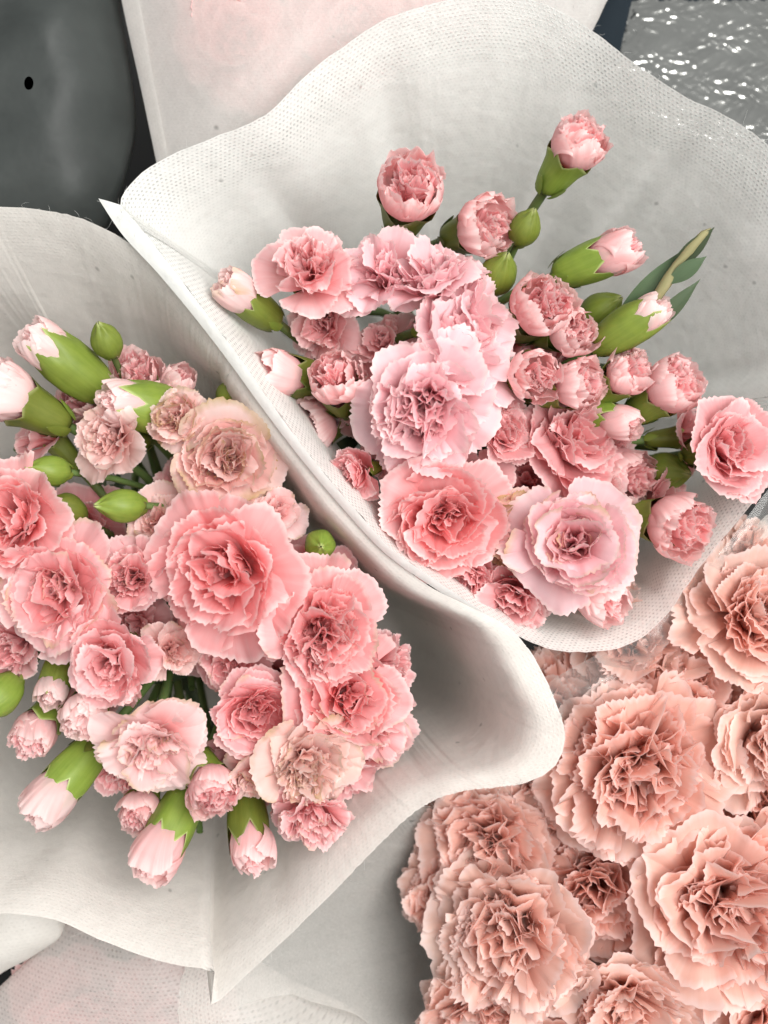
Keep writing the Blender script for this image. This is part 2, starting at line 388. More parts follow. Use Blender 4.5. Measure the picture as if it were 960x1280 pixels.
CAL = {
    'open': calyx_mesh('calyx', .95, [(0, .10), (.08, .2), (.5, .26), (.85, .30), (1, .34)], .22),
    'big': calyx_mesh('calyx', .8, [(0, .10), (.08, .18), (.5, .23), (1, .30)], .2),
    'cup': calyx_mesh('calyx', 1.6, [(0, .24), (.05, .42), (.4, .56), (.75, .66), (.9, .74), (1, .80)], .28),
    'bud': calyx_mesh('calyx', 2.2, [(0, .26), (.05, .52), (.3, .70), (.6, .78), (.8, .81), (.92, .80), (1, .79)], .95),
    'tip': calyx_mesh('calyx', 2.9, [(0, .28), (.05, .55), (.25, .78), (.5, .90), (.75, .90), (.9, .82), (1, .70)], 1.0),
    'green': calyx_mesh('calyx', 2.9, [(0, .28), (.05, .55), (.22, .86), (.45, 1.0), (.65, .88), (.8, .60), (.92, .30), (1, .06)], .3),
}
def bract_mesh():
    V, UV = [], []
    for i in range(5):
        v = i / 4; w = .55 * (1 - v) ** .7 * (1 if v else .8)
        for j in range(5):
            a = (j - 2) / 2 * w
            rad = .34 + .30 * v ** .7
            V.append((rad * math.cos(a) + .03, rad * math.sin(a), v * .75)); UV.append((j / 4, v))
    me = bpy.data.meshes.new('bract'); me.from_pydata(V, [], grid_faces(5, 5))
    l = me.uv_layers.new(name='UVMap')
    for lp, d in zip(me.loops, l.data): d.uv = UV[lp.vertex_index]
    me.polygons.foreach_set('use_smooth', [True] * len(me.polygons)); me.materials.append(M['calyx'])
    return me
BRACT = bract_mesh()

def tube(name, pts, rads, mat, parent, ns=7):
    """pts in the parent's local space"""
    pts = [Vector(p) for p in pts]; V, UV = [], []
    up = Vector((.3, .9, .2))
    for i, p in enumerate(pts):
        t = (pts[min(i + 1, len(pts) - 1)] - pts[max(i - 1, 0)]).normalized()
        a = t.cross(up).normalized(); b = t.cross(a)
        for j in range(ns):
            an = 2 * math.pi * j / ns
            V.append(p + (a * math.cos(an) + b * math.sin(an)) * rads[i]); UV.append((j / ns, i / len(pts) * 6))
    return mesh_obj(name, V, grid_faces(len(pts), ns, True), mat, parent, UV)

TINT = {
    'coral': (.92, .455, .46), 'pink': (.92, .535, .545), 'pale': (.94, .655, .69), 'rose': (.91, .49, .505),
    'mauve': (.86, .48, .49), 'faded': (.89, .62, .58), 'wither': (.90, .66, .60), 'blush': (.95, .71, .70),  # mauve mostly puts shade into the petals of sunken blooms
    'peach': (.89, .605, .52), 'peachlight': (.91, .665, .58), 'dusk_shade': (.80, .41, .42),  # last tint: deepest shade painted into the petal colour
}
def basis(d, spin):
    z = d; x = Vector((0.2, 1, .1)).cross(z)
    if x.length < .05: x = Vector((1, 0, 0)).cross(z)
    x.normalize(); y = z.cross(x)
    return Matrix((x, y, z)).transposed().to_4x4() @ Matrix.Rotation(spin, 4, 'Z')

def flower(rec, focus, foot, cat='carnation', group=None, stem_r=.0021, name=None):
    px, py, rpx, kind, tint, hmm, tx, ty, brown, label = rec
    jr = random.Random(int(px * 3 + py * 5))
    if kind in ('open', 'rosette', 'rose', 'ruffle', 'loose', 'big', 'bigrose'): tx += jr.uniform(-.18, .18); ty += jr.uniform(-.18, .18)
    h = hmm / 1000.; d = CAM_D - h; R = rpx / F_PX * d
    c = P(px, py, h); dr = DIR(tx, ty)
    k = kind
    z0 = {'cup': .85, 'bud': 1.45, 'tip': 1.5, 'green': -1.4}.get(k, .38)
    org = c - dr * (z0 * R)
    rnd = random.Random(int(px * 7 + py * 13))
    root = empty(name or {'cup': 'half_open_carnation', 'bud': 'carnation_bud', 'tip': 'carnation_bud', 'green': 'green_carnation_bud'}.get(k, 'carnation'),
                 Matrix.Translation(org) @ basis(dr, rnd.uniform(0, 6.28)))
    tag(root, label, {'bud': 'flower bud', 'tip': 'flower bud', 'green': 'flower bud', 'cup': 'flower bud'}.get(k, 'flower'), group)
    tc = TINT[tint] if tint else (1, 1, 1)
    ang = rnd.uniform(0, 6.28)
    grow = {'cup': .93, 'bud': 1.0, 'green': 1.0, 'big': 1.1, 'bigrose': 1.08, 'tip': .92, 'rose': 1.06, 'rosette': 1.04}.get(k, 1.04)
    isopen = k not in ('cup', 'bud', 'tip', 'green')
    squash = Matrix.Rotation(rnd.uniform(0, 3.1), 4, 'Z') @ Matrix.Diagonal((rnd.uniform(.80, .95), rnd.uniform(1.0, 1.14), rnd.uniform(.85, 1.2), 1)) if isopen else Matrix.Identity(4)
    asy, asa = (rnd.uniform(5, 17), rnd.uniform(0, 6.28)) if isopen else (rnd.uniform(0, 4), 0)
    cx, cy = rnd.uniform(-.1, .1) * R, rnd.uniform(-.1, .1) * R
    for cls, n, tj, s0, s1 in KINDS.get(k, []):
        for i in range(n):
            ang += 2 * math.pi / n * (1 + rnd.uniform(-.22, .22)) if n < 9 else 2.39996 + rnd.uniform(-.2, .2)
            if cls == 'outer' and rnd.random() < .15: continue
            o = bpy.data.objects.new('petal', rnd.choice(LIB[cls])); COL.objects.link(o); o.parent = root
            s = R * grow * rnd.uniform(s0, s1)
            sh = Matrix.Translation((cx, cy, 0)) if cls in ('core', 'rcore', 'pcore') else Matrix.Identity(4)
            o.matrix_local = squash @ sh @ Matrix.Rotation(ang, 4, 'Z') @ Matrix.Rotation(math.radians(rnd.uniform(-tj, tj) + asy * math.cos(ang - asa)), 4, 'Y') \
                @ Matrix.Rotation(math.radians(rnd.uniform(-tj, tj)) * .8, 4, 'X') @ Matrix.Diagonal((s, s * rnd.uniform(.92, 1.1), s, 1))
            w = rnd.uniform(-.04, .05)
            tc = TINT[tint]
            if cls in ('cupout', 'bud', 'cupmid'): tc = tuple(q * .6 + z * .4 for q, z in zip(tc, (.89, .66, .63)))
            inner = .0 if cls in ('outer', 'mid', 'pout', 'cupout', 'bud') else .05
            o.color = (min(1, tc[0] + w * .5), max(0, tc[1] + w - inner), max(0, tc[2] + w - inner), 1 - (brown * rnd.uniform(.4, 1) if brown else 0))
        ang += .4
    ck = k if k in CAL else ('big' if k.startswith('big') else 'open')
    cal = bpy.data.objects.new('calyx', CAL[ck]); COL.objects.link(cal); cal.parent = root
    cs = R; ch = {'open': .95, 'big': .8, 'cup': 1.6, 'bud': 2.2, 'tip': 2.9, 'green': 2.9}[ck]
    zoff = {'cup': .45, 'bud': .95, 'tip': 1.35, 'green': 0}.get(ck, .12) * R
    cal.matrix_local = Matrix.Translation((0, 0, zoff)) @ Matrix.Diagonal((cs, cs, cs, 1))
    bs = R * {'open': .5, 'big': .45, 'cup': 1.0, 'bud': 1.2, 'tip': 1.25, 'green': 1.3}[ck]
    zb = zoff - ch * R
    for i in range(4):
        b = bpy.data.objects.new('bract', BRACT); COL.objects.link(b); b.parent = cal
        b.matrix_local = Matrix.Translation((0, 0, (zb - zoff) / cs - .02)) @ Matrix.Rotation(i * 1.57 + .3, 4, 'Z') @ Matrix.Diagonal((bs / cs,) * 3 + (1,))
    # stem: leaves the calyx, bends to the bouquet's waist and on to its foot
    inv = root.matrix_world.inverted() if False else (Matrix.Translation(org) @ basis(dr, 0)).inverted()
    MW = root.matrix_basis.copy(); inv = MW.inverted()
    a = org + dr * zb
    j = Vector((rnd.uniform(-1, 1), rnd.uniform(-1, 1), 0)) * .012
    f = Vector(focus) + j; g = Vector(foot) + j * .8
    pts = []
    ctrl = a - dr * (a - f).length * .5
    for i in range(9):
        t = i / 8; pts.append(a * (1 - t) ** 2 + ctrl * 2 * t * (1 - t) + f * t * t)
    pts.append(g)
    rr = min(stem_r, R * .22)
    tube('stem', [inv @ p for p in pts], [max(rr, R * .1)] + [rr] * 8 + [stem_r], M['stem'], root)
    return root

def blade(name, root, a, b, width, bend, mat, fold=.35, nrm=None):
    """a pointed narrow leaf from a to b (world) as a part of root"""
    a, b = Vector(a), Vector(b); ax = (b - a); L = ax.length; ax.normalize()
    n = (nrm or AH).copy(); side = ax.cross(n).normalized(); n = side.cross(ax).normalized()
    V, UV = [], []; inv = root.matrix_basis.inverted()
    for i in range(11):
        t = i / 10; w = width * (math.sin(math.pi * min(1, t * .9 + .08)) ** .8) * (1 - t ** 6)
        p = a + ax * L * t + n * bend * math.sin(math.pi * t * .8)
        for j in range(5):
            s = (j - 2) / 2
            V.append(inv @ (p + side * w * s + n * abs(s) * w * fold)); UV.append((j / 4, t))
    return mesh_obj(name, V, grid_faces(11, 5), mat, root, UV)

# ------------------------------------------------------------------ the setting
def floor():
    s = 3.0
    o = mesh_obj('floor', [(-s, -s, 0), (s, -s, 0), (s, s, 0), (-s, s, 0)], [(0, 1, 2, 3)], M['floor'], smooth=False)
    tag(o, 'black floor showing in the gap between the wraps', 'floor', kind='structure')
floor()

# ------------------------------------------------------------------ paper wraps
def vnoise(x, y, seed):
    r = np.random.RandomState(seed); out = 0
    for k in range(5):
        fx, fy = r.normal(size=2); ph = r.uniform(0, 6.3); out = out + np.sin(x * fx + y * fy + ph)
    return out / 5
def cone_wrap(name, rim, neck_px, neck_h, foot, mat, n=420, rings=34, pw=1.5, wr=.004, wk=9, seed=1, belly=.0, flare=None, neck_r=.024, creases=()):
    """rim: list of (px,py,h_mm); sheet runs from the rim down to a gathered waist and to the foot on the floor"""
    pts = np.array([np.append(PL(a, b, c / 1000), [0 if len(q) < 1 else q[0]]) if q else np.append(PL(a, b, c / 1000), 0) for a, b, c, *q in rim])
    cur = catmull(pts, n)
    nk = PL(*neck_px, neck_h); R = cur[:, :3]
    extra = cur[:, 3]
    rj = np.random.RandomState(seed); R[:, :2] += rj.normal(0, .00012, (n, 2))
    ang = np.arctan2(R[:, 1] - nk[1], R[:, 0] - nk[0])
    ring = np.stack([nk[0] + neck_r * np.cos(ang), nk[1] + neck_r * np.sin(ang), np.full(n, nk[2])], 1)
    arc = np.concatenate([[0], np.cumsum(np.linalg.norm(np.diff(R, axis=0), axis=1))])
    V, UV = [], []
    ss = np.linspace(0, 1, rings) ** 1.25
    prev = None; dist = np.zeros(n)
    out = R[:, :2] - nk[:2]; out = out / np.linalg.norm(out, axis=1)[:, None]
    for s in ss:
        e = s
        p = np.empty((n, 3))
        p[:, :2] = R[:, :2] + (ring[:, :2] - R[:, :2]) * (e ** (.92))[..., None] if False else R[:, :2] + (ring[:, :2] - R[:, :2]) * e
        q = min(max((e - .06) / .33, 0), 1); pl = .10 * e + .80 * q * q * (3 - 2 * q) + .10 * e ** 4
        g_ = (1 - extra) * e ** pw + extra * pl
        p[:, 2] = R[:, 2] + (ring[:, 2] - R[:, 2]) * g_
        bl = belly * math.sin(math.pi * s)
        wv = wr * (4 * s * (1 - s) if s < .5 else 1 - (s - .5)) * vnoise(arc * 60 + 0 * arc, np.full(n, s * wk), seed)
        fold = wr * .35 * s * (1 - s) * 3 * np.sin(ang * 11 + 2 * np.sin(ang * 3 + seed))
        cr = 0
        for ca, cw, cd in creases: cr = cr + cd * np.maximum(0, 1 - np.abs((ang - ca - .15 * s + np.pi) % (2 * np.pi) - np.pi) / cw) * min(1, s * 5 + .15)
        p[:, :2] += out * (bl + wv + fold + cr)[:, None]
        p[:, 2] += wv * .5
        if prev is not None: dist = dist + np.linalg.norm(p - prev, axis=1)
        prev = p; V.append(p); UV.append(np.stack([arc, dist], 1))
    ft = np.array(foot)
    last = V[-1].copy(); last[:, :2] = last[:, :2] - nk[:2] + 0
    VW = [to_world(v) for v in V]
    fw = VW[-1].copy(); cen = fw.mean(0); fw = (fw - cen) * 1.1; fw[:, 2] = 0
    fw = fw + ft; fw[:, 2] = .002
    VW.append(fw); UV.append(np.stack([arc, dist + .1], 1))
    verts = np.concatenate(VW); uvs = np.concatenate(UV)
    # close the seam with a repeated column so that the uv does not wrap
    nr = len(VW); verts = verts.reshape(nr, n, 3); verts = np.concatenate([verts, verts[:, :1]], 1)
    uvs = uvs.reshape(nr, n, 2); lastc = uvs[:, :1].copy(); lastc[..., 0] = arc[-1] + np.linalg.norm(R[0] - R[-1]); uvs = np.concatenate([uvs, lastc], 1)
    return verts.reshape(-1, 3), grid_faces(nr, n + 1), uvs.reshape(-1, 2), R

def strip(name, A, B, mat, parent, n=90, nc=5, sag=.0):
    a = catmull([PL(x, y, h / 1000) for x, y, h in A], n, False); b = catmull([PL(x, y, h / 1000) for x, y, h in B], n, False)
    V, UV = [], []; arc = np.concatenate([[0], np.cumsum(np.linalg.norm(np.diff(a, axis=0), axis=1))])
    for k in range(nc):
        t = k / (nc - 1); p = a + (b - a) * t; p[:, 2] += sag * math.sin(math.pi * t)
        V.append(to_world(p)); UV.append(np.stack([arc, np.linalg.norm(b - a, axis=1) * t + .3], 1))
    o = mesh_obj(name, np.concatenate(V), grid_faces(nc, n), mat, None, np.concatenate(UV))
    return o
def adopt(child, parent):
    child.parent = parent; child.matrix_parent_inverse = parent.matrix_basis.inverted()

RNECK = (585, 545); LNECK = (235, 735); NH = -.225
RFOC = P(*RNECK, -.17); LFOC = P(*LNECK, -.17)
def foot_under(p): return Vector((p.x, p.y, .0))
RFOOT = foot_under(P(*RNECK, NH)); LFOOT = foot_under(P(*LNECK, NH))
PNECK = (800, 1060); PFOC = P(*PNECK, -.2); PFOOT = foot_under(P(*PNECK, -.24))

# upper right bouquet's wrap
rim = [(150, 256, 8, 0.05), (165, 228, 5, 0.05), (205, 198, 2, 0.05), (262, 174, 0, 0.05), (318, 152, -2, 0.05), (346, 132, -2, 0.05), (382, 94, 0, 0.05), (430, 58, 2, 0.05), (490, 22, 4, 0.05),
       (560, 0, 4, 0.0), (630, -6, 3, 0.0), (690, 8, 0, 0.0), (745, 40, -3, 0.0), (800, 84, -5, 0.0), (870, 128, -5, 0.0), (925, 155, -4, 0.0), (985, 205, -2, 0.05), (1060, 300, 0, 0.05),
       (1085, 400, 0, 0.05), (1060, 480, 0, 0.05), (1010, 545, -4, 0.35), (962, 603, -8, 0.35), (925, 648, -10, 0.35), (878, 705, -11, 0.35), (840, 758, -10, 0.35), (812, 790, -9, 0.35), (780, 808, -7, 0.35), (735, 815, -4, 0.35), (690, 812, -1, 0.35),
       (648, 795, 3, 0.35), (600, 762, 8, 0.35), (545, 725, 12, 0.35), (490, 686, 14, 0.35), (440, 632, 15, 0.35), (392, 575, 15, 0.35), (340, 505, 14, 0.35), (300, 448, 13, 0.35), (258, 392, 12, 0.35), (215, 335, 11, 0.35), (180, 290, 10, 0.35)]
v, f, uv, RR = cone_wrap('w', rim, RNECK, NH, RFOOT, M['wrap'], pw=1.02, wr=.003, seed=3, creases=[(1.9, .10, .004), (1.35, .16, -.004), (.95, .07, .004), (.55, .12, -.004), (.12, .06, .005), (2.35, .08, .003), (-.9, .08, .003)])
wrapR = mesh_obj('flower_wrap', v, f, M['wrap'], None, uv)
tag(wrapR, 'white dotted paper wrap flared round the bouquet beside the silver foil', 'flower wrap')
fl = strip('folded_edge', [(150, 256, 8.3), (180, 290, 10.3), (215, 335, 11.3), (258, 392, 12.3), (300, 448, 13.3), (340, 505, 14.3), (392, 575, 15.3), (440, 632, 15.3), (490, 686, 14.3), (545, 725, 12.3), (600, 762, 8.3), (648, 795, 3.3)],
           [(123, 248, 6), (152, 292, 7), (196, 340, 8), (242, 395, 9), (286, 452, 10), (328, 510, 11), (380, 578, 12), (430, 637, 12), (482, 692, 11), (538, 732, 9), (596, 768, 5), (645, 798, 2)], M['wrap_edge'], None, sag=.0004)
adopt(fl, wrapR)

# left bouquet's wrap
rim = [(-10, 258, 2, 0), (50, 262, 2, 0), (105, 274, 3, .05), (152, 296, 4, .1), (200, 336, 5, .2), (246, 393, 6, .35), (278, 434, 7, .6), (300, 466, 7, .7), (335, 511, 9, .8), (386, 578, 10, .9), (438, 638, 10, 1), (490, 693, 9, 1), (538, 734, 8, 1), (590, 760, 9, 1),
       (632, 781, 11, 1), (662, 812, 13, .9), (684, 850, 15, .9), (700, 890, 16, .9), (706, 925, 16, .8), (694, 957, 15, .8), (664, 976, 13, .8), (622, 984, 10, .7), (582, 988, 8, .6), (545, 998, 6, .5), (512, 1020, 5, .4), (470, 1060, 4, .3), (420, 1112, 3, .2), (365, 1165, 2, .2), (315, 1212, 2, .2), (264, 1256, 4, .2),
       (268, 1216, 3, .2), (234, 1209, 0, .2), (180, 1196, -3, .2), (120, 1172, -3, .2), (70, 1150, -2, .2), (20, 1142, 0, .2), (-60, 1138, 2, .2), (-170, 1090, 3, .2), (-270, 990, 3, .2), (-320, 830, 3, .2), (-320, 640, 3, .2), (-270, 450, 3, .2), (-180, 330, 3, .2), (-90, 272, 3, .2)]
v, f, uv, LR = cone_wrap('w', rim, LNECK, NH, LFOOT, M['wrap_warm_shade'], pw=1.15, wr=.003, seed=11, creases=[(2.0, .1, .003), (1.5, .12, -.004), (1.1, .06, .003), (-.1, .10, -.004), (-.45, .07, .004), (-1.0, .09, .003), (-1.9, .10, .003), (-2.3, .12, -.004)])
wrapL = mesh_obj('flower_wrap', v, f, M['wrap_warm_shade'], None, uv)
tag(wrapL, 'white paper wrap with pointed corner and rounded lip round the bouquet with green buds', 'flower wrap')

def fuzz(R, lo, hi, count, seed, parent, mat):
    r = np.random.RandomState(seed); V, F = [], []
    for k in range(count):
        i = r.randint(lo, hi); p = R[i % len(R)] + r.normal(0, .0003, 3)
        d = r.normal(0, 1, 3); d /= np.linalg.norm(d); d[2] = abs(d[2]); e = r.normal(0, .6, 3); L = r.uniform(.0015, .005)
        for q in range(5):
            t = q / 4; c = p + d * L * t + e * L * t * t
            for a in range(3):
                V.append(c + .000035 * np.array([math.cos(a * 2.1), math.sin(a * 2.1), .3 * a]))
        b = len(V) - 15
        for q in range(4):
            for a in range(3): F.append((b + q * 3 + a, b + q * 3 + (a + 1) % 3, b + q * 3 + 3 + (a + 1) % 3, b + q * 3 + 3 + a))
    o = mesh_obj('loose_fibres', to_world(V), F, mat, None, np.zeros((len(V), 2))); o['kind'] = 'stuff'; adopt(o, parent)
fuzz(RR, 0, 420, 260, 1, wrapR, M['wrap_edge']); fuzz(LR, 0, 420, 200, 2, wrapL, M['wrap_edge'])

# sheer wrap of the peach bouquet
rim = [(400, 1040, -50), (300, 1120, -46), (225, 1230, -38), (260, 1380, -30), (480, 1520, -30), (800, 1560, -30), (1080, 1450, -30), (1220, 1200, -30), (1230, 950, -28),
       (1150, 740, -28), (1040, 640, -28), (965, 640, -30), (905, 715, -38), (850, 765, -44), (780, 800, -50), (725, 830, -54), (690, 880, -56), (650, 950, -58), (580, 1000, -58), (500, 1012, -55)]
v, f, uv, _ = cone_wrap('w', rim, PNECK, -.235, PFOOT, M['wrap_sheer'], pw=1.6, wr=.005, seed=21, neck_r=.03)
wrapP = mesh_obj('flower_wrap', v, f, M['wrap_sheer'], None, uv)
tag(wrapP, 'sheer greyish wrap round the large peach carnations', 'flower wrap')

# clear film between the wrap and the peach flowers
def film(name, A, B, n=60, nc=14, amp=.004, seed=2, mat='film'):
    a = catmull([PL(x, y, h / 1000) for x, y, h in A], n, False); b = catmull([PL(x, y, h / 1000) for x, y, h in B], n, False)
    V, UV = [], []
    for k in range(nc):
        t = k / (nc - 1); p = a + (b - a) * t
        p[:, 2] += amp * vnoise(np.linspace(0, 9, n), np.full(n, t * 4), seed)
        V.append(to_world(p)); UV.append(np.stack([np.linspace(0, .2, n), np.full(n, t * .1)], 1))
    return mesh_obj(name, np.concatenate(V), grid_faces(nc, n), M[mat], None, np.concatenate(UV))
fm = film('plastic_film', [(1010, 540, -22), (960, 612, -20), (890, 700, -20), (820, 770, -22), (740, 820, -22), (690, 850, -24), (640, 900, -30)],
          [(1010, 640, -25), (965, 665, -24), (905, 730, -22), (840, 800, -22), (790, 850, -24), (730, 890, -26), (670, 960, -34)])
tag(fm, 'clear crinkled plastic film over the topmost peach carnations', 'plastic film')

# closed sleeves seen from outside
def sleeve(name, outline, centre, hc, he, neck_px, mat, hole=None, n=120, dome=2.2, amp=.003, seed=5, label='', neck_r=.03, nh=-.24):
    out = catmull([PL(x, y, he / 1000) for x, y in outline], n); c = PL(*centre, hc / 1000)
    ang = np.arctan2(out[:, 1] - c[1], out[:, 0] - c[0])
    nk = PL(*neck_px, nh); rows = []; UV = []
    r0 = .004 if hole is None else hole
    inner = np.stack([c[0] + r0 * np.cos(ang) * .8, c[1] + r0 * np.sin(ang) * 1.15, np.full(n, c[2])], 1)
    for s in np.linspace(0, 1, 26):
        p = inner + (out - inner) * s
        p[:, 2] = c[2] + (out[:, 2] - c[2]) * s ** dome + amp * vnoise(p[:, 0] * 55, p[:, 1] * 55, seed) * min(1, s * 4)
        rows.append(p)
    ring = np.stack([nk[0] + neck_r * np.cos(ang), nk[1] + neck_r * np.sin(ang), np.full(n, nk[2])], 1)
    for s in np.linspace(.08, 1, 12):
        p = out + (ring - out) * s; p[:, :2] = out[:, :2] + (ring[:, :2] - out[:, :2]) * s ** 1.6
        p[:, 2] = out[:, 2] + amp * (1 - s) * vnoise(out[:, 0] * 55, out[:, 1] * 55, seed) + (ring[:, 2] - out[:, 2]) * s; rows.append(p)
    allp = np.concatenate(rows); UV = allp[:, :2] + np.array([[0, 0]]); UV = UV + allp[:, 2:3] * .3
    wp = to_world(allp).reshape(len(rows), n, 3)
    ft = wp[-1].copy(); ft[:, 2] = .002; wp = np.concatenate([wp, ft[None]]); UV = np.concatenate([UV, UV[-n:]])
    F = grid_faces(len(wp), n, True)
    if hole is None: F.append(tuple(range(n)))
    return mesh_obj(name, wp.reshape(-1, 3), F, mat, None, UV)
o = sleeve('grey_sleeve', [(135, -60), (152, 20), (164, 90), (167, 140), (160, 195), (146, 250), (118, 300), (40, 330), (-120, 320), (-260, 220), (-280, 60), (-180, -120), (20, -170)],
           (36, 104), -30, -62, (-60, 150), M['grey'], hole=.0026, dome=2.4, amp=.006, seed=8)
tag(o, 'dark grey plastic sleeve with a small round vent hole', 'plastic sleeve')
o = sleeve('flower_wrap', [(138, -60), (158, 20), (178, 110), (196, 190), (215, 225), (300, 200), (370, 140), (470, 70), (600, 45), (720, 60), (765, -10), (800, -60), (700, -300), (400, -360), (180, -240)],
           (440, -120), -34, -50, (450, -80), M['wrap_thin'], dome=3, amp=.003, seed=14)
tag(o, 'translucent white wrap with pink flowers showing through it', 'flower wrap')
wrapT = o
o = strip('folded_edge', [(140, -60, -50), (156, 20, -49), (176, 110, -49), (198, 215, -50)], [(162, -60, -45), (178, 20, -45), (194, 110, -45), (214, 215, -48)], M['wrap_thin'], None)
adopt(o, wrapT)
o = sleeve('flower_wrap', [(-60, 1120), (40, 1110), (78, 1164), (40, 1196), (-5, 1222), (-60, 1290), (-200, 1300), (-220, 1180)],
           (-40, 1180), -38, -48, (-60, 1160), M['wrap_warm_shade'], dome=3, amp=.0015, seed=4, neck_r=.02)
tag(o, 'beige dotted wrap edge beside the dark crease under the pointed wrap corner', 'flower wrap')
o = sleeve('flower_wrap', [(90, 1150), (200, 1130), (290, 1200), (380, 1250), (470, 1300), (480, 1420), (250, 1520), (20, 1480), (-80, 1350), (-20, 1255), (40, 1196)],
           (190, 1300), -34, -54, (190, 1290), M['wrap_thin'], dome=2.6, amp=.003, seed=17)
tag(o, 'translucent wrap flushed pink by flowers inside, below the pointed paper corner', 'flower wrap')

# foil lined tray
def foil_tray():
    A, B, C, D = PL(822, -150, -.10), PL(1320, -150, -.10), PL(1320, 420, -.10), PL(745, 120, -.10)
    nx, ny = 420, 340; V = []; UV = []
    r = np.random.RandomState(3)
    pts = []
    for j in range(ny):
        t = j / (ny - 1)
        for i in range(nx):
            s = i / (nx - 1)
            pts.append((A * (1 - s) + B * s) * (1 - t) + (D * (1 - s) + C * s) * t)
    p = np.array(pts); x, y = p[:, 0], p[:, 1]; hh = 0
    y0 = y.copy(); y = y + .006 * vnoise(x * 120, y * 120, 31) + .003 * vnoise(x * 330, y * 330, 32)
    wx = x + .006 * vnoise(x * 140, y0 * 140, 33) + .003 * vnoise(x * 350, y0 * 350, 34)
    for k in range(34):
        th = r.normal(1.5, .7); fr = r.uniform(700, 2600); hh = hh + np.sin((wx * math.cos(th) + y * math.sin(th)) * fr + r.uniform(0, 6)) * (420 / fr) * .000075 * (1 + .8 * vnoise(x * 60, y0 * 60, 40 + k))
    y = y0; p[:, 2] += hh - .22 * (y - D[1])
    tray = empty('foil_tray', Matrix.Translation(P(950, 60, -.12)))
    tag(tray, 'crinkled silver foil laid in a tray with a dark navy edge', 'foil tray')
    fo = mesh_obj('foil_sheet', to_world(p), grid_faces(ny, nx), M['foil'], None, np.stack([x, y], 1)); adopt(fo, tray)
    def slab(name, c4, top, bot, mat):
        up = [P(a, b, top) for a, b in c4]; lo = [Vector((q.x, q.y, bot)) for q in up]
        vs = up + lo; n = len(c4)
        fs = [tuple(range(n)), tuple(range(2 * n - 1, n - 1, -1))] + [(i, (i + 1) % n, n + (i + 1) % n, n + i) for i in range(n)]
        ob = mesh_obj(name, vs, fs, mat, None, smooth=False); adopt(ob, tray)
    slab('tray_edge', [(778, -150), (826, -150), (752, 160), (705, 150)], -.088, .0, M['navy'])
    slab('tray_base', [(826, -150), (1320, -150), (1320, 420), (752, 120)], -.112, .0, M['navy'])
foil_tray()

